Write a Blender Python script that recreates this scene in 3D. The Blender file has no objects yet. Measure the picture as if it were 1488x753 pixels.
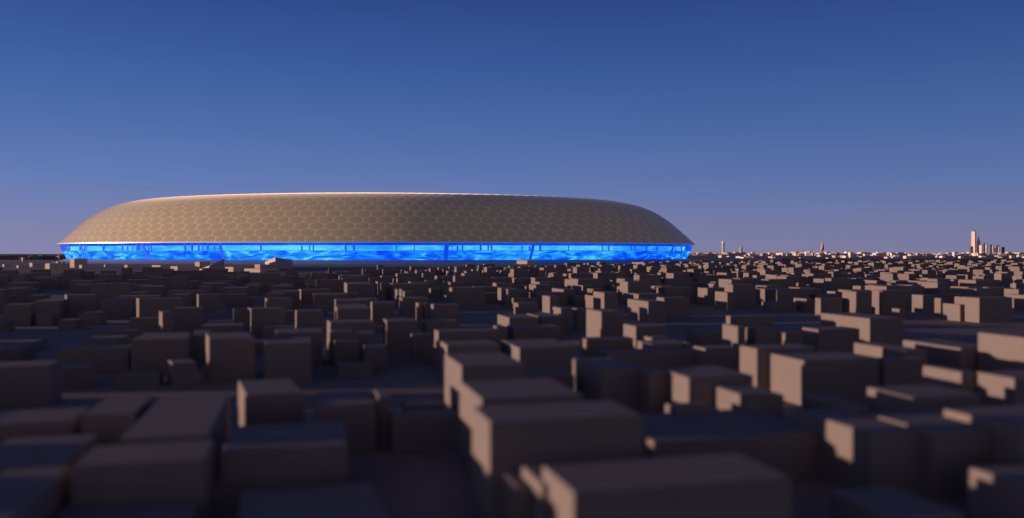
import bpy, bmesh, math, random
from mathutils import Vector, noise
R = math.radians
C = bpy.context.scene
col = C.collection
rng = random.Random(11)

# ------------------------------------------------------------------ camera, sky, sun
F, HY, CX, H = 1200.0, 368.5, 744.0, 30.0        # focal in photo pixels, horizon row, centre column, eye height in metres
cd = bpy.data.cameras.new('camera'); cam = bpy.data.objects.new('camera', cd); col.objects.link(cam)
cam.location = (0, 0, H); cam.rotation_euler = (R(90), 0, 0)
cd.sensor_width = 36; cd.lens = 36 * F / 1488
cd.shift_y = -(376.5 - HY) / 1488
cd.clip_start = 1; cd.clip_end = 80000
cd.dof.use_dof = True; cd.dof.focus_distance = 2300; cd.dof.aperture_fstop = cd.lens / 1000 / 1.0
C.camera = cam

SUN_EL, SUN_AZ = 2.9, 95.0                        # azimuth in degrees to the left of the view axis
sd = bpy.data.lights.new('sun', 'SUN'); sd.energy = 5.0; sd.angle = R(0.5); sd.color = (1.0, .67, .50)
so = bpy.data.objects.new('sun', sd); col.objects.link(so)
ce = math.cos(R(SUN_EL))
SUN = Vector((-math.sin(R(SUN_AZ)) * ce, math.cos(R(SUN_AZ)) * ce, math.sin(R(SUN_EL))))
so.rotation_euler = SUN.to_track_quat('Z', 'Y').to_euler()

w = bpy.data.worlds.new('World'); C.world = w; w.use_nodes = True
nt = w.node_tree; N = nt.nodes; L = nt.links
bg = N['Background']
sky = N.new('ShaderNodeTexSky'); sky.sky_type = 'NISHITA'; sky.sun_disc = False
sky.sun_elevation = R(SUN_EL); sky.sun_rotation = R(-SUN_AZ)
sky.altitude = 0; sky.air_density = 1.0; sky.dust_density = .3; sky.ozone_density = 3.0
# dusk colours by height above the horizon, a little deeper away from the sun, blended with the Nishita sky
tc = N.new('ShaderNodeTexCoord'); sx = N.new('ShaderNodeSeparateXYZ'); L.new(tc.outputs['Generated'], sx.inputs[0])
cr = N.new('ShaderNodeValToRGB'); el = cr.color_ramp.elements
stops = [(0, (.215, .214, .375)), (.024, (.196, .212, .386)), (.082, (.118, .184, .428)), (.148, (.070, .140, .376)),
         (.22, (.042, .098, .314)), (.295, (.026, .062, .24)), (.55, (.012, .028, .115)), (1, (.010, .020, .075))]
el[0].position = 0; el[0].color = (*stops[0][1], 1); el[1].position = 1; el[1].color = (*stops[-1][1], 1)
for p, c in stops[1:-1]:
    e = el.new(p); e.color = (*c, 1)
L.new(sx.outputs['Z'], cr.inputs[0])
# the sky opposite (behind the camera) is a mauve dusk, brightened as added fill for shaded fronts
cr2 = N.new('ShaderNodeValToRGB'); e2 = cr2.color_ramp.elements
e2[0].position = 0; e2[0].color = (.47, .38, .46, 1); e2[1].position = 1; e2[1].color = (.012, .020, .062, 1)
for p, c in ((.15, (.30, .25, .34)), (.4, (.08, .08, .15))):
    e = e2.new(p); e.color = (*c, 1)
L.new(sx.outputs['Z'], cr2.inputs[0])
my = N.new('ShaderNodeMapRange'); my.inputs['From Min'].default_value = .45; my.inputs['From Max'].default_value = -.35
L.new(sx.outputs['Y'], my.inputs['Value'])
mb = N.new('ShaderNodeMix'); mb.data_type = 'RGBA'; L.new(my.outputs[0], mb.inputs['Factor']); L.new(cr.outputs[0], mb.inputs['A']); L.new(cr2.outputs[0], mb.inputs['B'])
mr = N.new('ShaderNodeMapRange'); mr.inputs['From Min'].default_value = -.6; mr.inputs['From Max'].default_value = .6
mr.inputs['To Min'].default_value = 1.10; mr.inputs['To Max'].default_value = .90
L.new(sx.outputs['X'], mr.inputs['Value'])
vm = N.new('ShaderNodeVectorMath'); vm.operation = 'SCALE'; L.new(mb.outputs['Result'], vm.inputs[0]); L.new(mr.outputs[0], vm.inputs['Scale'])
# faint thin streaks of high cloud
mpn = N.new('ShaderNodeMapping'); mpn.inputs['Scale'].default_value = (2.2, 2.2, 26); mpn.inputs['Rotation'].default_value = (0, R(2), 0)
tn_ = N.new('ShaderNodeTexNoise'); tn_.inputs['Scale'].default_value = 1.6; tn_.inputs['Detail'].default_value = 4
L.new(tc.outputs['Generated'], mpn.inputs['Vector']); L.new(mpn.outputs[0], tn_.inputs['Vector'])
ms = N.new('ShaderNodeMapRange'); ms.inputs['From Min'].default_value = .3; ms.inputs['From Max'].default_value = .7; ms.inputs['To Min'].default_value = .985; ms.inputs['To Max'].default_value = 1.015
L.new(tn_.outputs[0], ms.inputs['Value'])
vm0 = N.new('ShaderNodeVectorMath'); vm0.operation = 'SCALE'; L.new(vm.outputs[0], vm0.inputs[0]); L.new(ms.outputs[0], vm0.inputs['Scale'])
vm2 = N.new('ShaderNodeVectorMath'); vm2.operation = 'SCALE'; L.new(vm0.outputs[0], vm2.inputs[0]); vm2.inputs['Scale'].default_value = 9.3
mxw = N.new('ShaderNodeMix'); mxw.data_type = 'RGBA'; mxw.inputs['Factor'].default_value = .96
L.new(sky.outputs[0], mxw.inputs['A']); L.new(vm2.outputs[0], mxw.inputs['B'])
L.new(mxw.outputs['Result'], bg.inputs[0]); bg.inputs[1].default_value = .11
C.view_settings.view_transform = 'Standard'; C.view_settings.look = 'None'
C.view_settings.exposure = 0; C.view_settings.gamma = 1
C.cycles.max_bounces = 6

# ------------------------------------------------------------------ helpers
def tag(o, label=None, cat=None, group=None, kind=None):
    if label: o['label'] = label
    if cat: o['category'] = cat
    if group: o['group'] = group
    if kind: o['kind'] = kind
    return o

def link(name, me, parent=None):
    o = bpy.data.objects.new(name, me); col.objects.link(o)
    if parent: o.parent = parent
    return o

def mesh(name, verts, faces, mats, parent=None, smooth=False, mi=None):
    me = bpy.data.meshes.new(name); me.from_pydata(verts, [], faces)
    for m in mats: me.materials.append(m)
    if mi: me.polygons.foreach_set('material_index', mi)
    if smooth: me.polygons.foreach_set('use_smooth', [True] * len(me.polygons))
    me.update()
    return link(name, me, parent)

def empty(name, loc):
    o = bpy.data.objects.new(name, None); col.objects.link(o); o.location = loc; return o

def mat(name, c, rough=.85, spec=.3, var=.12, scale=.15, bump=0, c2=None, rand=0):
    m = bpy.data.materials.new(name); m.use_nodes = True
    n = m.node_tree.nodes; l = m.node_tree.links; b = n['Principled BSDF']
    b.inputs['Roughness'].default_value = rough; b.inputs['Specular IOR Level'].default_value = spec
    g = n.new('ShaderNodeNewGeometry'); t = n.new('ShaderNodeTexNoise')
    t.inputs['Scale'].default_value = scale; t.inputs['Detail'].default_value = 5
    l.new(g.outputs['Position'], t.inputs['Vector'])
    mx = n.new('ShaderNodeMix'); mx.data_type = 'RGBA'
    a = tuple(v * (1 - var) for v in c); e = tuple(v * (1 + var) for v in (c2 or c))
    mx.inputs['A'].default_value = (*a, 1); mx.inputs['B'].default_value = (*e, 1)
    l.new(t.outputs[0], mx.inputs['Factor'])
    out = mx.outputs['Result']
    if rand:
        hv = n.new('ShaderNodeHueSaturation'); mr = n.new('ShaderNodeMapRange'); 
        mr.inputs['To Min'].default_value = 1 - rand; mr.inputs['To Max'].default_value = 1 + rand
        l.new(g.outputs['Random Per Island'], mr.inputs['Value']); l.new(mr.outputs[0], hv.inputs['Value'])
        l.new(out, hv.inputs['Color']); out = hv.outputs[0]
    l.new(out, b.inputs['Base Color'])
    if bump:
        bp = n.new('ShaderNodeBump'); bp.inputs['Strength'].default_value = bump; bp.inputs['Distance'].default_value = .3
        l.new(t.outputs[0], bp.inputs['Height']); l.new(bp.outputs[0], b.inputs['Normal'])
    return m

M_RENDER = mat('sand_render', (.187, .158, .150), rand=.10, var=.10, scale=.25)
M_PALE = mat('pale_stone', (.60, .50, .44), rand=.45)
M_GROUND = mat('city_ground', (.21, .165, .15), var=.3, scale=.02)
M_PLAZA = mat('plaza_ground', (.12, .12, .13), var=.2, scale=.01)
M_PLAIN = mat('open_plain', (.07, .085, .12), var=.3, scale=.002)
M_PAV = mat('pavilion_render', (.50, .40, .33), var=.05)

DL = Vector((440 - CX, F)).normalized()           # street direction running away from the camera
RT = Vector((DL.y, -DL.x))                        # street direction to the right

def at(x, y, z):                                  # photo pixel on a horizontal plane of height z
    Y = (H - z) * F / (y - HY)
    return Vector(((x - CX) / F * Y, Y))

def px(p, z):
    return CX + F * p[0] / p[1], HY - F * (z - H) / p[1]

def box_geo(P, w_, b_, z, z0=0.0, bev=.12):
    """bevelled-top prism on parallelogram P, P+w_, P+w_+b_, P+b_  -> verts, faces (relative to P)"""
    q = [Vector((0, 0)), w_, w_ + b_, b_]
    c = (w_ + b_) / 2
    ins = []
    for v in q:
        wl, bl = w_.length, b_.length
        k = min(bev, wl / 4, bl / 4)
        s1 = 1 if v in (w_, w_ + b_) else -1
        s2 = 1 if v in (b_, w_ + b_) else -1
        ins.append(v - s1 * w_.normalized() * k - s2 * b_.normalized() * k)
    V = [(v.x, v.y, z0) for v in q] + [(v.x, v.y, z - bev) for v in q] + [(v.x, v.y, z) for v in ins]
    Fc = [(0, 1, 5, 4), (1, 2, 6, 5), (2, 3, 7, 6), (3, 0, 4, 7),
          (4, 5, 9, 8), (5, 6, 10, 9), (6, 7, 11, 10), (7, 4, 8, 11), (8, 9, 10, 11), (3, 2, 1, 0)]
    return V, Fc

# ------------------------------------------------------------------ ground
def disc(name, cx_, cy_, rx, ry, z, m, n=96, skirt=0):
    V = [(cx_ + rx * math.cos(2 * math.pi * i / n), cy_ + ry * math.sin(2 * math.pi * i / n), z) for i in range(n)]
    Fc = [tuple(range(n))]
    if skirt:
        V += [(cx_ + (rx + skirt) * math.cos(2 * math.pi * i / n), cy_ + (ry + skirt) * math.sin(2 * math.pi * i / n), 0) for i in range(n)]
        Fc += [(i, n + i, n + (i + 1) % n, (i + 1) % n) for i in range(n)]
    return mesh(name, V, Fc, [m])

g = mesh('ground', [(-60000, -2000, 0), (60000, -2000, 0), (60000, 60000, 0), (-60000, 60000, 0)], [(0, 1, 2, 3)], [M_GROUND]); tag(g, kind='structure')
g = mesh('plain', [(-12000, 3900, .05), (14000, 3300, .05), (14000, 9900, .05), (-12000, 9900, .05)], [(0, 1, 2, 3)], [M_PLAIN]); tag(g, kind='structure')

# ------------------------------------------------------------------ stadium
SX, SY, SA, SB, SE = -439.0, 2815.0, 1052.0, 648.0, 61.0
GK = [0, .02, .05, .09, .13, .18, .25, .40, .70, 1.0]                   # distance in from the rim
GZ = [0, 20.0, 48.0, 82.0, 107.0, 126.5, 139.5, 146.5, 149.5, 150.5]    # rise of the shell
_d = [(GZ[i + 1] - GZ[i]) / (GK[i + 1] - GK[i]) for i in range(9)]
_m = [_d[0]] + [2 * _d[i - 1] * _d[i] / (_d[i - 1] + _d[i]) for i in range(1, 9)] + [0]
SH = GZ[-1]
def rise(s):
    x = min(max(1 - s, 0), 1)
    i = max(k for k in range(9) if GK[k] <= x)
    h = GK[i + 1] - GK[i]; t = (x - GK[i]) / h
    return (GZ[i] * (1 + 2 * t) * (1 - t) ** 2 + h * _m[i] * t * (1 - t) ** 2
            + GZ[i + 1] * t * t * (3 - 2 * t) + h * _m[i + 1] * t * t * (t - 1))
g = disc('plaza', SX, 2350, 1640, 1250, 1.6, M_PLAZA, skirt=3); tag(g, kind='structure')

def srf(s, th, up=0.0):
    z = SE + rise(s)
    p = Vector((SA * s * math.cos(th), SB * s * math.sin(th), z))
    if up:
        e = 1e-3; s2 = max(s - e, 1e-4)
        pu = Vector((SA * s2 * math.cos(th), SB * s2 * math.sin(th), SE + rise(s2))) - p
        pt = Vector((-SA * math.sin(th), SB * math.cos(th), 0))
        n = pt.cross(pu)
        if n.z < 0: n = -n
        p += n.normalized() * up
    return p

st = empty('stadium', (SX, SY, 0))
tag(st, 'huge oval stadium with pale honeycomb roof over a glowing blue glass wall', 'stadium')

def glossy_shell(name, c, rough, sheen, glow_=.045):
    m = mat(name, c, rough=rough, spec=.7, var=.04, scale=.01)
    b = m.node_tree.nodes['Principled BSDF']
    b.inputs['Sheen Weight'].default_value = sheen; b.inputs['Sheen Roughness'].default_value = .3
    b.inputs['Coat Weight'].default_value = .6; b.inputs['Coat Roughness'].default_value = .3; b.inputs['Coat IOR'].default_value = 1.6
    b.inputs['Emission Color'].default_value = (1, .66, .28, 1); b.inputs['Emission Strength'].default_value = glow_   # faint warm glow added so the shaded shell stays brown
    b.inputs['Sheen Tint'].default_value = (1, .90, .66, 1)
    return m
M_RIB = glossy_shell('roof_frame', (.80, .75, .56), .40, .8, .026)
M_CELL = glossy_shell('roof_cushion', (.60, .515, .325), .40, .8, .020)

# arc-length tables
NT = 2880
tab = [0.0]
for i in range(NT):
    a0, a1 = 2 * math.pi * i / NT, 2 * math.pi * (i + 1) / NT
    tab.append(tab[-1] + math.hypot(SA * (math.cos(a1) - math.cos(a0)), SB * (math.sin(a1) - math.sin(a0))))
CIRC = tab[-1]
def th_of(u):                                     # u in 0..1 round the rim, equal arc length
    t = (u % 1.0) * CIRC
    lo, hi = 0, NT
    while hi - lo > 1:
        m_ = (lo + hi) // 2
        if tab[m_] <= t: lo = m_
        else: hi = m_
    return 2 * math.pi * (lo + (t - tab[lo]) / (tab[lo + 1] - tab[lo])) / NT
# meridian arc on the near side
stab = [(0.0, 1.0)]
s = 1.0; acc = 0.0
while s > .22:
    # finer steps near the rim where the shell is steep
    ds = .0004 if s > .98 else .002
    acc += (srf(s, -math.pi / 2) - srf(s - ds, -math.pi / 2)).length; s -= ds
    stab.append((acc, s))
def s_of(a):
    lo, hi = 0, len(stab) - 1
    if a <= 0: return 1.0
    if a >= stab[-1][0]: return stab[-1][1]
    while hi - lo > 1:
        m_ = (lo + hi) // 2
        if stab[m_][0] <= a: lo = m_
        else: hi = m_
    (a0, s0), (a1, s1) = stab[lo], stab[lo + 1]
    return s0 + (s1 - s0) * (a - a0) / (a1 - a0)

NC, RH, NR = 128, 21.5, 22
CW = 1.0 / NC
V, Fc, MI = [], [], []
for r in range(-1, NR):
    for c in range(NC):
        u0 = (c + .5 * (r & 1)) * CW; a0 = (r + .35) * RH
        hexp = [(0, .667), (.25, .5), (.5, .333), (.5, 0), (.5, -.333), (.25, -.5), (0, -.667), (-.25, -.5), (-.5, -.333), (-.5, 0), (-.5, .333), (-.25, .5)]
        base = len(V)
        def add(du, da, up):
            a = a0 + da * RH
            V.append(tuple(srf(s_of(a), th_of(u0 + du * CW), up)))
        for du, da in hexp: add(du, da, 0)
        rr = 1.0
        for k in range(12):
            an = math.pi / 2 - k * math.pi / 6
            add(.5 * .475 * math.cos(an) + .5 * .90 * hexp[k][0], .5 * .60 * math.sin(an) + .5 * .90 * hexp[k][1], .0)
        for k in range(12):
            an = math.pi / 2 - k * math.pi / 6
            add(.27 * math.cos(an), .34 * math.sin(an), .15)
        add(0, 0, .2)
        for k in range(12):
            k2 = (k + 1) % 12
            Fc.append((base + k, base + k2, base + 12 + k2, base + 12 + k)); MI.append(0)
            Fc.append((base + 12 + k, base + 12 + k2, base + 24 + k2, base + 24 + k)); MI.append(1)
            Fc.append((base + 24 + k, base + 24 + k2, base + 36)); MI.append(1)
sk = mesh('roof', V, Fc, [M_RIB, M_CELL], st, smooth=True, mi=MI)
bm = bmesh.new(); bm.from_mesh(sk.data)
dead = [f for f in bm.faces if f.calc_area() < .02]
bmesh.ops.delete(bm, geom=dead, context='FACES')
bmesh.ops.recalc_face_normals(bm, faces=bm.faces); bm.to_mesh(sk.data); bm.free()
# top cap, plain membrane
stop = s_of((NR - 2.2) * RH)
V, Fc = [], []
n = 180
rings = [stop * k for k in (1.06, .8, .5, .2)]
for q in rings:
    for i in range(n): V.append(tuple(srf(q, 2 * math.pi * i / n, -1.0 if q > stop else 0)))
V.append((0, 0, SE + SH))
for k in range(3):
    for i in range(n): Fc.append((k * n + i, k * n + (i + 1) % n, (k + 1) * n + (i + 1) % n, (k + 1) * n + i))
for i in range(n): Fc.append((3 * n + i, 3 * n + (i + 1) % n, 4 * n))
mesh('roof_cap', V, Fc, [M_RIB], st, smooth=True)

def ring(name, prof, m, parent, n=240, closed=True, smooth=False, u0=0, u1=1):
    """sweep a (inset, z) profile round the ellipse"""
    V, Fc = [], []
    full = (u1 - u0) >= 1
    cnt = n if full else n + 1
    for i in range(cnt):
        th = th_of(u0 + (u1 - u0) * i / n) if not (not full and i == n and u1 >= 1) else 2 * math.pi
        for d, z in prof: V.append(((SA - d) * math.cos(th), (SB - d) * math.sin(th), z))
    k = len(prof)
    for i in range(n):
        j = (i + 1) % cnt
        for a in range(k if closed else k - 1):
            b = (a + 1) % k
            Fc.append((i * k + a, j * k + a, j * k + b, i * k + b))
    return mesh(name, V, Fc, [m], parent, smooth=smooth)

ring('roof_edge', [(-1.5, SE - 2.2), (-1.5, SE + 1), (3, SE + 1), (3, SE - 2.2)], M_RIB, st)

def glow(name, kind):
    m = bpy.data.materials.new(name); m.use_nodes = True
    n = m.node_tree.nodes; l = m.node_tree.links
    for x in list(n): n.remove(x)
    o = n.new('ShaderNodeOutputMaterial'); e = n.new('ShaderNodeEmission')
    tc = n.new('ShaderNodeTexCoord')
    def noise_(sc, vec_scale, det=4, dist=0):
        mp = n.new('ShaderNodeMapping'); mp.inputs['Scale'].default_value = vec_scale
        t = n.new('ShaderNodeTexNoise'); t.inputs['Scale'].default_value = sc; t.inputs['Detail'].default_value = det
        t.inputs['Distortion'].default_value = dist
        l.new(tc.outputs['Object'], mp.inputs['Vector']); l.new(mp.outputs[0], t.inputs['Vector']); return t.outputs[0]
    def math_(op, a, b):
        x = n.new('ShaderNodeMath'); x.operation = op
        for i, v in enumerate((a, b)):
            if isinstance(v, (int, float)): x.inputs[i].default_value = v
            else: l.new(v, x.inputs[i])
        return x.outputs[0]
    big = noise_(.0042, (1, 1, .6), 2)
    fine = noise_(.022, (1, 1, 3.2), 6, 1.1)
    if kind == 'band': v = math_('ADD', math_('MULTIPLY', big, .7), math_('MULTIPLY', fine, .5))
    elif kind == 'lower': v = math_('ADD', math_('MULTIPLY', big, 1.0), math_('MULTIPLY', fine, 1.5))
    else: v = math_('ADD', math_('MULTIPLY', big, .7), math_('MULTIPLY', fine, .5))
    off = {'band': .24, 'lower': -.63, 'top': -.26}[kind]
    sp_ = n.new('ShaderNodeSeparateXYZ'); l.new(tc.outputs['Object'], sp_.inputs[0])
    gr = n.new('ShaderNodeMapRange'); gr.inputs['From Min'].default_value = -1053; gr.inputs['From Max'].default_value = 1053
    l.new(sp_.outputs['X'], gr.inputs['Value'])
    # the lighting programme: brighter and deeper stretches along the wall
    pr = n.new('ShaderNodeValToRGB'); pe = pr.color_ramp.elements; pr.color_ramp.interpolation = 'EASE'
    prog = [(0, .85), (.08, .75), (.14, .85), (.22, .55), (.30, .75), (.36, .7), (.45, 1.0), (.50, .65), (.58, .45), (.64, .35), (.70, .62), (.76, .5), (.84, .52), (.88, .32), (.93, .5), (1, .85)]
    pe[0].position = 0; pe[0].color = (prog[0][1],) * 3 + (1,); pe[1].position = 1; pe[1].color = (prog[-1][1],) * 3 + (1,)
    for p, c in prog[1:-1]:
        x = pe.new(p); x.color = (c, c, c, 1)
    l.new(gr.outputs[0], pr.inputs[0])
    v = math_('ADD', math_('ADD', v, off), math_('MULTIPLY', math_('SUBTRACT', pr.outputs[0], .6), .6))
    cr = n.new('ShaderNodeValToRGB'); el = cr.color_ramp.elements
    el[0].position = .05; el[0].color = (.000, .022, .52, 1)
    el[1].position = .98; el[1].color = (.16, .80, 1.0, 1)
    for p, c in ((.32, (.001, .055, .90, 1)), (.52, (.004, .13, 1.0, 1)), (.75, (.02, .36, 1.0, 1))):
        x = el.new(p); x.color = c
    l.new(v, cr.inputs[0]); l.new(cr.outputs[0], e.inputs[0]); e.inputs[1].default_value = 1.0
    l.new(e.outputs[0], o.inputs[0])
    return m
M_BAND, M_LOW, M_TOP = glow('lit_concourse', 'band'), glow('lit_wave_screen', 'lower'), glow('lit_soffit', 'top')
M_COL = mat('blue_column', (.06, .2, .8), var=.05)
bc = M_COL.node_tree.nodes['Principled BSDF']; bc.inputs['Emission Color'].default_value = (0, .075, .85, 1); bc.inputs['Emission Strength'].default_value = .8  # blue glow added to lift columns, cores and slab out of shade
M_POD = mat('podium_stone', (.22, .24, .30), var=.1)

# facade leans in towards the ground: inset 4 at the rim, 26 at its foot
def ins(z): return 26 - 22 * (z - 12.5) / (SE - 2 - 12.5)
gf = ring('wave_screen', [(ins(12.5), 12.5), (ins(37), 37), (ins(37) + 2, 37), (ins(12.5) + 2, 12.5)], M_LOW, st)
ring('floor_slab', [(ins(37.6) + 2.5, 36.8), (ins(38.6) + 2.5, 38.2), (60, 38.2), (60, 36.8)], M_COL, st)
ring('light_wall', [(36, 39), (30, 52), (32, 52), (38, 39)], M_BAND, st)
ring('soffit_screen', [(28, 52.2), (6, SE - 2.4), (8, SE - 2.4), (30, 52.2)], M_TOP, st)
gl = bpy.data.materials.new('facade_glass'); gl.use_nodes = True
n_, l_ = gl.node_tree.nodes, gl.node_tree.links
for x in list(n_): n_.remove(x)
o_ = n_.new('ShaderNodeOutputMaterial'); mx = n_.new('ShaderNodeMixShader'); t_ = n_.new('ShaderNodeBsdfTransparent'); gg = n_.new('ShaderNodeBsdfGlossy')
t_.inputs[0].default_value = (.85, .95, 1, 1); gg.inputs['Roughness'].default_value = .08; mx.inputs[0].default_value = .05
l_.new(t_.outputs[0], mx.inputs[1]); l_.new(gg.outputs[0], mx.inputs[2]); l_.new(mx.outputs[0], o_.inputs[0])
ring('glass_wall', [(ins(12.5) - 1.2, 12.5), (ins(SE - 2.5) - 1.2, SE - 2.5)], gl, st, closed=False)
ring('podium', [(-22, 1.55), (4, 6.5), (20, 12.3), (60, 12.3), (60, 1.55)], M_POD, st)
# columns and stair cores of the upper floor
rc = random.Random(4)
us = []
u = .502
while u < .998 and len(us) < 84:
    us.append(u); u += rc.choice([.0018, .0026, .004, .009, .016, .021])
for k, u in enumerate(us):
    th = th_of(u); core = k % 9 == 4
    z0, z1 = (38.3, 56) if k % 3 else (38.3, rc.uniform(50, 57))
    d = ins(48) + 3
    p = Vector(((SA - d) * math.cos(th), (SB - d) * math.sin(th))); tn = Vector((-math.sin(th) * SA, math.cos(th) * SB)).normalized(); nn = Vector((tn.y, -tn.x))
    wd = rc.uniform(6, 12) if core else rc.uniform(1.6, 4.5)
    if core:                                      # full height lift shaft leaning with the facade
        q = []
        for z_ in (12.8, 57):
            for dd in (.5, -1.5):
                for sg in (-.5, .5):
                    b3 = ins(z_) - dd
                    q.append(((SA - b3) * math.cos(th) + tn.x * wd * sg - p.x, (SB - b3) * math.sin(th) + tn.y * wd * sg - p.y, z_))
        o = mesh('stair_core', q, [(0, 1, 5, 4), (2, 6, 7, 3), (0, 4, 6, 2), (1, 3, 7, 5), (4, 5, 7, 6), (0, 2, 3, 1)], [M_COL], st); o.location = (p.x, p.y, 0)
        continue
    V, Fc = box_geo(p, tn * wd, -nn * (wd if not core else 8), z1, z0, .1)
    o = mesh('stair_core' if core else 'column', V, Fc, [M_COL], st); o.location = (p.x, p.y, 0)

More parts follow.
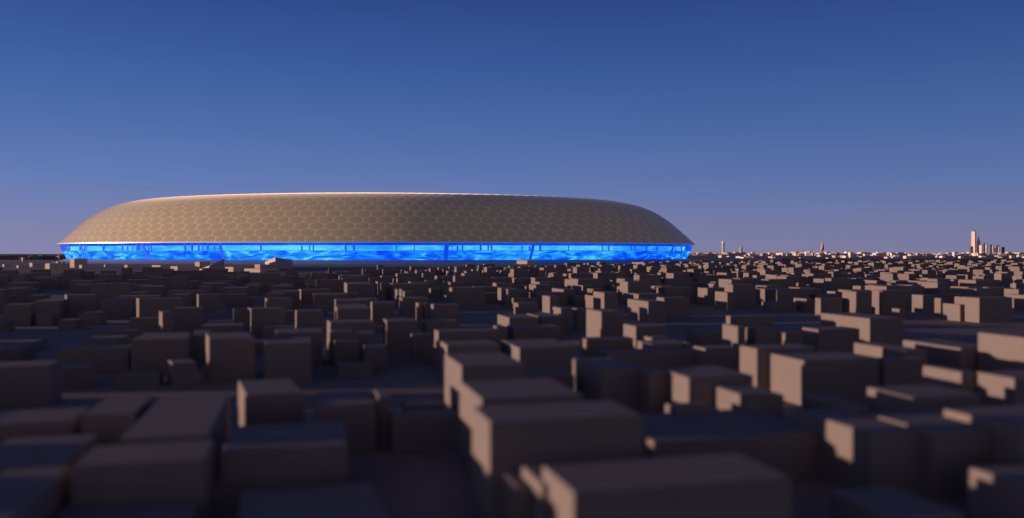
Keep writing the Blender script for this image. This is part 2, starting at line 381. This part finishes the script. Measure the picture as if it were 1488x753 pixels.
# ------------------------------------------------------------------ city blocks traced from the photograph
# (x of near left roof corner, its y, x of near right roof corner, height m, x of far left roof corner or None, y of it or None, label)
B = [
 (834,717,1150,9,788,682,'biggest slab at the bottom right of centre, its left wall half sunlit'),
 (788,706,815,7.6,758,681,'lower annexe block touching the left of the biggest bottom slab'),
 (750,709,768,6.5,721,687,'thin block with a slanting sunlit wall, far left of the biggest bottom slab'),
 (712,614,934,12,686,589,'long tall slab with a sunlit left wall right below the centre of the photo'),
 (700,580,848,11.4,668,553,'tall slab directly behind the long sunlit slab at the centre'),
 (671,532,764,11.5,646,517,'tallest block left of centre with a bright sunlit wall and flat dark front'),
 (637,482,730,10,631,479,None),(650,502,726,9,640,499,None),
 (755,506,838,9,728,497,'block with a bright trapezoid sunlit wall right of the tall central block'),
 (740,462,782,8,723,458.5,None),(746,476,815,7.5,736,474,None),(815,448,830,9,803,444.5,None),
 (839,449,851,8,831,448,None),(874,453,906,11,852,449,None),(924,474.5,970,10,906,472.6,None),
 (947,500.5,992,8,926,497.5,None),(882,513,1050,7,868,508,'wide low slab with a blue shaded roof above centre right'),
 (874,537,936.5,10,832,525,'block at centre right showing a short sunlit strip and a grey side wall'),
 (943,540,976.5,10,930,525,'brownish recessed block between two larger ones at centre right'),
 (1001,549,1094,10,955,526,'block with a wedge of sun on its left wall, right of the brownish recess'),
 (983,593,1040,7,973,590,None),(950,642,1197,6,None,604,'wide low roof in blue shade behind the biggest bottom slab'),
 (1085,576,1139,8.5,1041,564,None),(1195,583,1232,7.6,1165,568,None),
 (1268,631,1340,8,1158,597,'deep block at lower right with a hook of sunlight far back on its left'),
 (1357,628,1488,8.3,None,600,'twin front block split from its left neighbour by a black gap, lower right'),
 (1235,592,1262,8.4,1231,590,None),(1327,578,1425,9,1260,560,'block with one upright sunlit rectangle on its shaded left wall'),
 (1482,621,1640,9.3,1371,593,'slab with a long thin slanting sunlit strip at the right edge'),
 (1530,718,1700,6,1405,655,'dark block cut by the lower right corner'),
 (1300,755,1400,5,None,712,'low blue shaded roof cut by the bottom edge at lower right'),
 (1397,541,1417,10,1341,533,'block with a broad sunlit wall, second from the right edge'),
 (1474,550,1560,10,1417,541,'block with a broad sunlit wall nearest the right edge'),
 (1525,495,1600,12.5,1421,484.5,'big block with an all sunlit wall cut by the right edge'),
 (1168,524,1278,9,1115,516,'wide block with a long slanting sunlit band and a large flat dark front'),
 (1286,523,1345,8.6,1281,521,None),(1100,507,1185,10,1075,503.5,'block with a square sunlit wall left of the long slanting band'),
 (1316,510,1348,9,1241,499.5,None),(1396,506,1450,9,1312,497,None),
 (1264,463,1312,9.5,1193,454.5,'long block with a two step sunlit wall on the right side'),
 (1189,479,1249,8.5,1165.5,476,None),(1141,484,1166,8,1126,482,None),(1072,474.5,1083,11.5,1050,470.5,None),
 (1098,478,1127,10.5,1083,476,None),(1071,461,1125,8,1055,458.5,None),(1019,484,1050,8,998,481,None),
 (1025,506.5,1072,8,1007.5,502.5,None),(984,497,990,8,974,495,None),(998,499,1006,8,990,497,None),
 (942,438.5,968,9,912,436.5,None),(965,433,1002,8.5,954,432,None),(1057,425,1066,9.5,1039,424,None),
 (1114,415.5,1138,10.5,1091,414,None),(1149,402,1153,10,1137,401,None),(1160,411,1172,9,1142,410,None),
 (1172,434.5,1184,6.5,1153,433,None),(1192.5,433.5,1223,8.5,1184.5,433,None),
 (1244,424,1267,11.8,1224,422.5,'left one of two tall slim blocks with fully sunlit walls on the right'),
 (1282,422.5,1316,11.8,1267,422,'right one of two tall slim blocks with fully sunlit walls on the right'),
 (1307,449,1315,5,1296,448,None),(1338,408.5,1364,9,1319,408,None),(1386,406,1400,9,1363,405,None),
 (1341,429,1358,9,1325,427,None),(1367,433.5,1375,9,1359,433,None),(1395,442.5,1398,7.5,1370,441,None),
 (1423,433,1471,10.8,1399,432,'tall block with a square sunlit wall and wide dark front near the right edge'),
 (1419,420,1456,10.5,1397,419,None),(1480,420.5,1495,9,1459,419.5,None),(1489,429,1500,8,1463,428,None),(1480,412.5,1492,9,1461,412,None),
 (1243,408,1246,9,1220,407,None),(1258,415.5,1262,8,1243,415,None),(1197,405.5,1212,9,1182,405,None),
 (738,420.5,757,10,723,420,None),(753,441,783,8.5,746.5,441,None),(786,461,823,7,765,456.5,None),
 (799,431,812,8.5,788,431,None),(819,421,836,8.5,802,417,None),(847,415,862,8.5,836,415,None),(862,430,866,8,850,428,None),
 (878,425.5,898,10.5,862,425,None),(908,405.5,921,9.5,896,405.5,None),
 (608,441,615,10,604,441,None),(617,441,625,10,615,441,None),(630,443,667,10,626,443,None),(619,467,666,9,614,466,None),
 (577.5,421,579,10,574,421,None),(583.5,421,585,10.5,580,421,None),(588,424,600,10,585,424,None),(584.5,433.5,622,10,580,433,None),
 (504.5,413,543,11.5,500,412,None),(492,410,500,10,489,410,None),(549,410,551,10,545,410,None),(553.5,411,566,10,551,411,None),
 (562,467,608,9.5,557,466.3,None),(480,469,546,9,475,465,None),(480,485,546,8.5,None,482,None),(486,496,523,7,480,493,None),
 (530,505,562,6,None,501,None),(491,531,543,3,None,526,None),(384,500,453,9.4,None,491,'blocky cube with a flat front left of centre, right of a taller cube'),
 (399,484,469,9,None,478,None),(304,493,370,9.9,299,484,'tall cube with a thin sunlit sliver on its left edge, left half'),
 (94,533,138,4.8,89,528,None),(-30,534,72,8,None,526,'wide low block cut by the left edge'),
 (84,507,187,6.2,None,503,'wide block left of a bigger dark slab in the left half'),(190,494,272,8.2,None,484,'big dark slab next to the cube with the sunlit sliver'),
 (272,487,300,8.2,None,480,None),(118,495,172,5.2,None,488,None),(250,528,286,5.2,244,523,None),(167,546,231,2.8,None,541,None),
 (236,454,251,9,231,452,None),(252,448,293,9.3,None,446,None),(187,463,229,5.3,None,461,None),(202,434,266,10,198,433,None),
 (365,449,414,9,360,447,None),(342,449,359,8.5,339,448,None),(292,474,352,5,None,469,None),(97,429,141,10.7,94,427.5,None),
 (47,438,87,8.7,None,433,None),(5,443,44,9,None,441,None),(54,456,75,5.2,None,453,None),(84,466,110,3.5,None,463,None),
 (114,456,145,5,None,453,None),(147,436,193,8.5,None,433,None),(167,413,199,9.5,165,412,None),(203,417,235,8.7,None,415,None),
 (288.5,428,322,9.5,286,427,None),(100,408,135,9,None,407,None),(322,419,360,9,None,417,None),
 (431,452,470,8.5,428,450,None),(490,449,539,9.5,486,448,None),(388,434,425,9.5,385,433,None),(437.5,421,480,9,434,420,None),
 (488,437,538,9.5,486,436,None),(541,440,575,9.5,None,438,None),(600,487,630,7,None,485,None),(620,504,634,5,614,503,None),
 (357,574,442,8.2,346,553,'cube with a pale roof and a small glowing left edge, lower left of centre'),
 (104,678,298,8,None,648,'wide grey roofed slab in the lower left'),(60,770,275,4,None,733,'roof cut by the bottom edge below the wide grey slab'),
 (173,638,303,8,None,577,'deep grey roofed block behind the wide grey slab, lower left'),
 (118,604,196,8,None,579,'shorter roof joined to the left of the deep grey roofed block'),
 (-60,682,95,6,None,636,'blue shaded roof cut by the left edge, second from the bottom'),(-40,618,105,7,None,597,'blue shaded flat roof cut by the left edge, third from the bottom'),
 (-120,775,5,7,None,682,'roof filling the bottom left corner'),(322,656,505,7,None,619,'wide blue shaded slab in the lower left half, in front of the pale roofed cube'),
 (460,590,547,7.2,None,570,'block with blue shaded roof and a dark right side left of centre'),
 (549,577,568,7.8,None,566,None),(571,606,667,5.3,None,597,'low wide block left of the tall sunlit slab wall'),
 (589,590,645,4.5,583,588,None),(345,790,575,4,350,714,'blue shaded roof cut by the bottom edge left of centre'),
 (302,712,345,3,None,692,None),(745,548,835,8,None,541,None),(852,493,920,8,843,491,None),(947,491,972,8.5,936,489.5,None),
 (722,475,736,8,713,474,None),
]

foot = []       # (r0, r1, d0, d1) of every footprint in street coordinates
def fbox(P, w_, b_):
    q = [P, P + w_, P + b_, P + w_ + b_]
    r = [v.dot(RT) for v in q]; d = [v.dot(DL) for v in q]
    return (min(r), max(r), min(d), max(d))
def clash(f, gap=1.0):
    for k in foot:
        if f[0] < k[1] + gap and f[1] > k[0] - gap and f[2] < k[3] + gap and f[3] > k[2] - gap: return True
    return False

blocks = []     # (P, w_, b_, z, label)
for (xl, yt, xr, z, bx, yb, lab) in B:
    P = at(xl, yt, z)
    t = (xr - CX) / F
    wl = (t * P.y - P.x) / (RT.x - t * RT.y)
    w_ = RT * max(wl, 1.5)
    if bx is not None and xl > 480:
        tb = (bx - CX) / F
        dl = (tb * P.y - P.x) / (DL.x - tb * DL.y)
        b_ = DL * min(max(dl, 4), 45)
    elif bx is not None:
        Q = at(bx, yb, z); b_ = Q - P
        if b_.length > 30: b_ = b_.normalized() * 30
    else:
        Yb = (H - z) * F / (yb - HY)
        b_ = DL * min(max((Yb - P.y) / DL.y, 5), 45)
    blocks.append((P, w_, b_, z, lab)); foot.append(fbox(P, w_, b_))

# the rest of the district on the same street grid
def in_plaza(p, m=12):
    return ((p.x - SX) / (SA + 333 + m)) ** 2 + ((p.y - SY - 10) / (SB + 348 + m)) ** 2 < 1
fill = []
cell = 25.0
rg = random.Random(23)
nb = int(4300 / cell)
coarse = {}
for j in range(-3, nb):
    for i in range(-110, 190):
        r = (i + rg.uniform(.05, .45)) * cell; d = (j + rg.uniform(.05, .45)) * cell
        a, b2, c2, e2, g2 = rg.random(), rg.random(), rg.random(), rg.random(), rg.random()
        p = RT * r + DL * d
        if p.y > 2950 or p.y < -40: continue
        xx = p.x / max(p.y, 30)
        if xx > .66: continue
        if xx < -.64 and p.x < -.64 * max(p.y, 30) - 330: continue
        if p.y > 1500 and in_plaza(p): continue
        pxx = CX + F * p.x / max(p.y, 30)
        if p.y > 1040 + max(0, min(pxx - 430, 270)) * 1.3 + max(0, min(pxx - 700, 260)) * 2.2 + max(0, pxx - 960) * 9: continue
        if abs(p.x) < 25 and p.y < 30: continue
        infill = p.x > -.66 * p.y and p.y < 420
        if infill and (p.y < 175 or a > .68 or CX + F * p.x / p.y > 570): continue
        keep = .70
        if noise.noise(Vector((r / 130, d / 130, 3.3))) > .32: keep = .15     # open lots
        if a > keep: continue
        w_ = RT * (7 + 15 * b2 ** 1.3); b_ = DL * (7 + 11 * c2)
        z = 3.5 + 5.0 * e2 + (5.5 * g2 if g2 > .72 else 0)
        if p.y < 420 : z = 4 + 7 * e2
        if infill: z = 2.2 + 2.4 * e2; w_ = w_ * .7
        f = fbox(p, w_, b_)
        if p.y < 560 and clash(f): continue
        # leave traced roofs uncovered
        fill.append((p, w_, b_, z))

def visible(p, w_, z):
    x0 = px(p, z)[0]; x1 = px(p + w_, z)[0]
    return p.y > 20 and x1 > 0 and x0 < 1488
vis = [q for q in fill if visible(*q[:2], q[3])]
def size(q): return q[1].length * q[3] / q[0].y ** 2
vis.sort(key=size, reverse=True)
own = vis[:300 - len(blocks)]; ids = set(id(q) for q in own)
rest = [q for q in fill if id(q) not in ids]
for q in own: blocks.append((*q, None))

built = []
for (P, w_, b_, z, lab) in blocks:
    V, Fc = box_geo(P, w_, b_, z, bev=.18)
    o = mesh('flat_roofed_building', V, Fc, [M_RENDER]); o.location = (P.x, P.y, 0)
    o['category'] = 'building'; o['group'] = 'plain flat roofed city blocks'
    built.append((o, P, w_, b_, z, lab))
V, Fc = [], []
for (P, w_, b_, z) in rest:
    v, f = box_geo(P, w_, b_, z, bev=.18); k = len(V)
    V += [(P.x + a, P.y + b, c) for a, b, c in v]; Fc += [tuple(i + k for i in t) for t in f]
o = mesh('city_blocks', V, Fc, [M_RENDER])
tag(o, 'dense mass of small flat roofed city blocks spreading to the plain', 'city blocks', kind='stuff')

# ------------------------------------------------------------------ pale far city along the horizon
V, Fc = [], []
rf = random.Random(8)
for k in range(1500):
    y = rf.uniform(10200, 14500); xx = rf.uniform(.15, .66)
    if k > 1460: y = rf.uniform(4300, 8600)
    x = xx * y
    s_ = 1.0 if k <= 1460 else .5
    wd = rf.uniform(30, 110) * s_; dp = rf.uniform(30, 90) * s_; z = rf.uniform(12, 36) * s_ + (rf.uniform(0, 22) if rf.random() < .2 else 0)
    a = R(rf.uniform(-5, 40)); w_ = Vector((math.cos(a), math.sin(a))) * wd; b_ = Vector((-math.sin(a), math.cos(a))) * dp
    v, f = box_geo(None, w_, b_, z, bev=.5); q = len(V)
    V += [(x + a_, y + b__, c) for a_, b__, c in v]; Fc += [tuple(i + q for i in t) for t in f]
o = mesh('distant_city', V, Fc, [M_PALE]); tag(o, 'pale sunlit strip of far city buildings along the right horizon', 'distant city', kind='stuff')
V, Fc = [], []
for k in range(300):
    y = rf.uniform(3900, 4900); x = rf.uniform(-.66, -.50) * y
    wd = rf.uniform(14, 60); dp = rf.uniform(20, 50); z = rf.uniform(7, 22)
    ra = R(rf.uniform(25, 60)) if rf.random() < .3 else math.atan2(RT.y, RT.x)
    v, f = box_geo(None, Vector((math.cos(ra), math.sin(ra))) * wd, Vector((-math.sin(ra), math.cos(ra))) * dp, z, bev=.5); q = len(V)
    V += [(x + a_, y + b__, c) for a_, b__, c in v]; Fc += [tuple(i + q for i in t) for t in f]
o = mesh('far_suburb', V, Fc, [M_RENDER]); tag(o, 'dark row of far buildings on the horizon left of the stadium', 'distant city', kind='stuff')

# ------------------------------------------------------------------ far towers
M_TW = mat('tower_stone', (.75, .58, .47), var=.1, scale=.02)
M_TD = mat('tower_dark', (.07, .08, .10), rough=.4, var=.1, scale=.02)
M_TC = mat('tower_cream', (.80, .66, .52), var=.1, scale=.02)
M_TS = mat('tower_soft', (.40, .30, .27), var=.1, scale=.02)
TY = 10500.0
def tower(x0, x1, ytop, m, label, kind='flat', rot=42, Y=TY, grp='far skyscrapers'):
    cxp = (x0 + x1) / 2; wd = (x1 - x0) / F * Y; zt = H + (HY - ytop) / F * Y
    o = empty('skyscraper', ((cxp - CX) / F * Y, Y, 0)); tag(o, label, 'skyscraper', grp)
    h2 = wd / (math.cos(R(rot)) + math.sin(R(rot))) / 2
    c, s_ = math.cos(R(rot)), math.sin(R(rot))
    def prism(name, hs, z0, z1, mt, twist=0, n=1, taper=1.0, rows=False):
        V, Fc = [], []
        for k in range(n + 1):
            f = k / n; a = R(rot + twist * f); h_ = hs * (1 + (taper - 1) * f)
            for sx, sy in ((-1, -1), (1, -1), (1, 1), (-1, 1)):
                V.append((h_ * (sx * math.cos(a) - sy * math.sin(a)), h_ * (sx * math.sin(a) + sy * math.cos(a)), z0 + (z1 - z0) * f))
        for k in range(n):
            for e in range(4):
                Fc.append((4 * k + e, 4 * k + (e + 1) % 4, 4 * k + 4 + (e + 1) % 4, 4 * k + 4 + e))
        Fc.append(tuple(range(4 * n, 4 * n + 4)))
        return mesh(name, V, Fc, [mt], o)
    if kind == 'flat':
        prism('shaft', h2, 0, zt * .96, m); prism('roof_crown', h2 * .8, zt * .96, zt, M_TD)
    elif kind == 'step':
        prism('shaft', h2, 0, zt * .8, m); prism('upper_shaft', h2 * .7, zt * .8, zt * .93, m); prism('mast', h2 * .18, zt * .93, zt, M_TD)
    elif kind == 'point':
        prism('shaft', h2, 0, zt * .75, m); prism('spire', h2 * .75, zt * .75, zt, m, taper=.12)
    elif kind == 'twist':
        prism('shaft', h2, 0, zt * .97, m, twist=110, n=24, taper=.82); prism('roof_crown', h2 * .6, zt * .97, zt, M_TD)
    elif kind == 'cage':
        prism('shaft', h2, 0, zt * .86, m); prism('crown', h2 * 1.08, zt * .86, zt * .95, M_TC); prism('mast', h2 * .15, zt * .95, zt, M_TD)
    # vertical fins on the two faces towards the camera
    return o
tower(1048.6, 1052.6, 350, M_TD, 'lone slim dark tower with pale crown right of the stadium', 'cage')
tower(1074, 1079, 357.5, M_TS, 'short pale tower with a mast just right of the dark slim one', 'step')
tower(1192, 1197.5, 352.5, M_TS, 'lone twisted tower on the horizon at right', 'twist')
tower(1408, 1412, 358, M_TD, 'short dark tower at the left foot of the tallest tower', 'flat')
tower(1411.5, 1418.5, 335, M_TW, 'tallest tower of the far skyline cluster', 'flat', 42)
tower(1419.5, 1424.5, 343, M_TW, 'pointed tower just right of the tallest tower', 'point')
tower(1423, 1427.5, 356, M_TC, 'bright cream tower in front of the pointed tower', 'flat', 42, 10300)
tower(1429, 1435, 353.5, M_TC, 'pale stepped tower in the middle of the skyline cluster', 'flat', 40)
tower(1438.5, 1444, 355.5, M_TC, 'wide pale tower right of the middle of the cluster', 'flat', 44)
tower(1447.5, 1453, 355, M_TW, 'pinkish tower with a mast near the right end of the cluster', 'step')
tower(1455.5, 1460, 359, M_TD, 'short dark tower at the right end of the cluster', 'flat')
tower(1444.5, 1447, 361, M_TW, 'smallest tower, in the gap between the wide pale and pinkish ones', 'flat')

# ------------------------------------------------------------------ low pavilions round the plaza
PV = [  # bx, xl, xr, y top, y bottom, label
 (62,72,98,383,391,'leftmost low sunlit pavilion beyond the left block field'),(98.5,108,125,376,389,'tall narrow pavilion just below the left tip of the stadium'),
 (113,119,128,385,390,'tiny pale cube right of the tall narrow pavilion'),(179,185,200,385,389.5,'tiny pavilion below the left quarter of the blue wall'),
 (216,233,246,385.5,391,'low wide pavilion, first of a pair left of the triangular ones'),(244,258,285,387,393,'low wide pavilion, second of a pair left of the triangular ones'),
 (281,290,304,380.5,388,'square pavilion standing just behind the small triangular wedge'),(323.5,339,352,388,395.5,'square low pavilion between the two wedge buildings'),
 (348,378,404,390.5,396,'longest low pavilion left of the large pointed wedge building'),(366,385,387,384.5,390,'narrow pavilion touching the large pointed wedge building'),
 (523,542,562,381,383.8,'flat dim pavilion below the middle of the blue wall, first from the left'),(592,606,620,378.5,382,'flat dim pavilion below the middle of the blue wall, second from the left'),
 (624,656,665,381,384,'longest dim pavilion below the middle of the blue wall'),(664,679,690,378.3,380.8,'small dim pavilion, left of a close pair right of the middle'),
 (689,703,715,378.3,380.8,'small dim pavilion, right of a close pair right of the middle'),(750,766,776,378.5,384,'square pinkish pavilion at the foot of the blue wall, left one'),
 (804,820,840,377.5,383,'square pinkish pavilion at the foot of the blue wall, right one'),(930,947,962,377,381,'flat pavilion left of the right tip of the stadium'),
 (919,960,975,381.5,386,'long dim pavilion below the right end of the blue wall'),(996,1011,1020,378,382,'small pavilion directly below the right tip of the stadium'),
 (1104,1112,1130,380,383.5,'bright small pavilion on the plain right of the stadium'),(1088,1096,1127,381,384,'pale low pavilion beside the bright one right of the stadium'),
 (2,6,13,384,388,'tiny sunlit cube touching the left edge'),(30,33,36,374,379,'thin bright post like block near the left edge'),
 (53,56,70,382,385.5,'tiny pale block just above the leftmost low pavilion'),(80,84,88,380,382.5,'left of two tiny white cubes under the dark horizon row'),
 (86,90,94,380,382.5,'right of two tiny white cubes under the dark horizon row'),(150,153,160,384.5,388,'tiny pale outline block between two small pavilions'),
 (40,47,60,382,388,'small sunlit pavilion near the left edge'),(22,27,38,386,389.5,'tiny sunlit pavilion nearest the left edge'),
]
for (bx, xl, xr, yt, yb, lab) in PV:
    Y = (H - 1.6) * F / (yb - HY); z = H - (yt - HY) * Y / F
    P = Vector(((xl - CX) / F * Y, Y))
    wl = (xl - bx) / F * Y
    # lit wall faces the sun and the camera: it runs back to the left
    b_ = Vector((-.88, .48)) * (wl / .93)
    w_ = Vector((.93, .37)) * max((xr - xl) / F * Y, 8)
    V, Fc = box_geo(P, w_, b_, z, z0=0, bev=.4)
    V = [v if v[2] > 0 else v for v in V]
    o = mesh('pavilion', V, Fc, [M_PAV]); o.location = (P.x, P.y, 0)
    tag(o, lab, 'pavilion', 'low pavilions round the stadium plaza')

def wedge(pts, name, lab):
    """pts: list of (x px, base y px, top y px) of corners; solid with sloping top"""
    V = []
    for x, yb, yt in pts:
        Y = (H - 1.6) * F / (yb - HY)
        V.append(((x - CX) / F * Y, Y, 0)); 
    for x, yb, yt in pts:
        Y = (H - 1.6) * F / (yb - HY)
        V.append(((x - CX) / F * Y, Y, max(H - (yt - HY) * Y / F, .5)))
    n = len(pts)
    o0 = Vector(V[0])
    V = [tuple(Vector(v) - Vector((o0.x, o0.y, 0))) for v in V]
    Fc = [(i, (i + 1) % n, n + (i + 1) % n, n + i) for i in range(n)]
    Fc += [(n, n + i, n + i + 1) for i in range(1, n - 1)] + [tuple(reversed(range(n)))]
    o = mesh(name, V, Fc, [M_PAV]); o.location = (o0.x, o0.y, 0)
    tag(o, lab, 'building', 'wedge shaped buildings on the plaza'); return o
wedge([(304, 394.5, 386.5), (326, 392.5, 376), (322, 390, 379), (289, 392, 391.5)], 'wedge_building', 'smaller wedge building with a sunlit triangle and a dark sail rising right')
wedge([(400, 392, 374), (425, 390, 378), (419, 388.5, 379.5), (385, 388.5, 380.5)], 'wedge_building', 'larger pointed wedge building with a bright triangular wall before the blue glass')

# ------------------------------------------------------------------ labels for the remaining blocks
bpy.context.view_layer.update()
dg = bpy.context.evaluated_depsgraph_get()
ZONE = [(60, 'at the left edge'), (180, 'below the stadium left tip'), (300, 'below the smaller wedge building'), (450, 'below the larger wedge building'),
        (600, 'left of centre'), (744, 'just left of centre'), (880, 'right of centre'), (1010, 'below the stadium right tip'),
        (1100, 'below the slim dark tower'), (1240, 'below the twisted tower'), (1380, 'left of the skyline cluster'), (9999, 'below the skyline cluster')]
ROWS = [(395, 'farthest off'), (403, 'far off'), (415, 'in mid distance'), (435, 'in middle rows'), (470, 'fairly near'), (540, 'near'), (9999, 'in the foreground')]
ORD = ['leftmost', 'second', 'third', 'fourth', 'fifth', 'sixth', 'seventh', 'eighth', 'ninth', 'tenth', 'eleventh', 'twelfth']
bins = {}
for (o, P, w_, b_, z, lab) in built:
    if lab: o['label'] = lab; continue
    c = P + b_ / 2
    n2 = Vector((-b_.y, b_.x)).normalized()
    if n2.dot(w_) > 0: n2 = -n2
    hits = [C.ray_cast(dg, Vector((c.x + n2.x * .1, c.y + n2.y * .1, z * f)), SUN)[0] for f in (.95, .3)]
    seen = n2.dot(-c) > 0
    wx = px(P + w_, z)[0] - px(P, z)[0]; hp = F * z / P.y
    shape = ('tall slim' if z > 9 and wx < hp * .9 else 'tall' if z > 9 else 'low long' if wx > hp * 2.2 else 'squat')
    lit = 'dark fronted' if not seen else ('shaded' if hits[0] else ('sunlit' if not hits[1] else 'sun topped'))
    X, Y_ = px(P + w_ / 2, z)
    k = (shape, lit, next(t for v, t in ROWS if Y_ < v), next(t for v, t in ZONE if X < v))
    bins.setdefault(k, []).append((X, o))
for k, lst in bins.items():
    lst.sort(key=lambda t: t[0])
    for i, (X, o) in enumerate(lst):
        base = '%s %s block %s %s' % k
        if len(lst) > 1:
            w1 = ('left of two' if i == 0 else 'right of two') if len(lst) == 2 else ((ORD[i] + ' from left' if i else 'leftmost') if i < 12 else 'rightmost')
            if len(lst) > 2 and i == len(lst) - 1: w1 = 'rightmost'
            base = w1 + ', ' + base
        o['label'] = base
print('blocks', len(built), 'rest', len(rest))
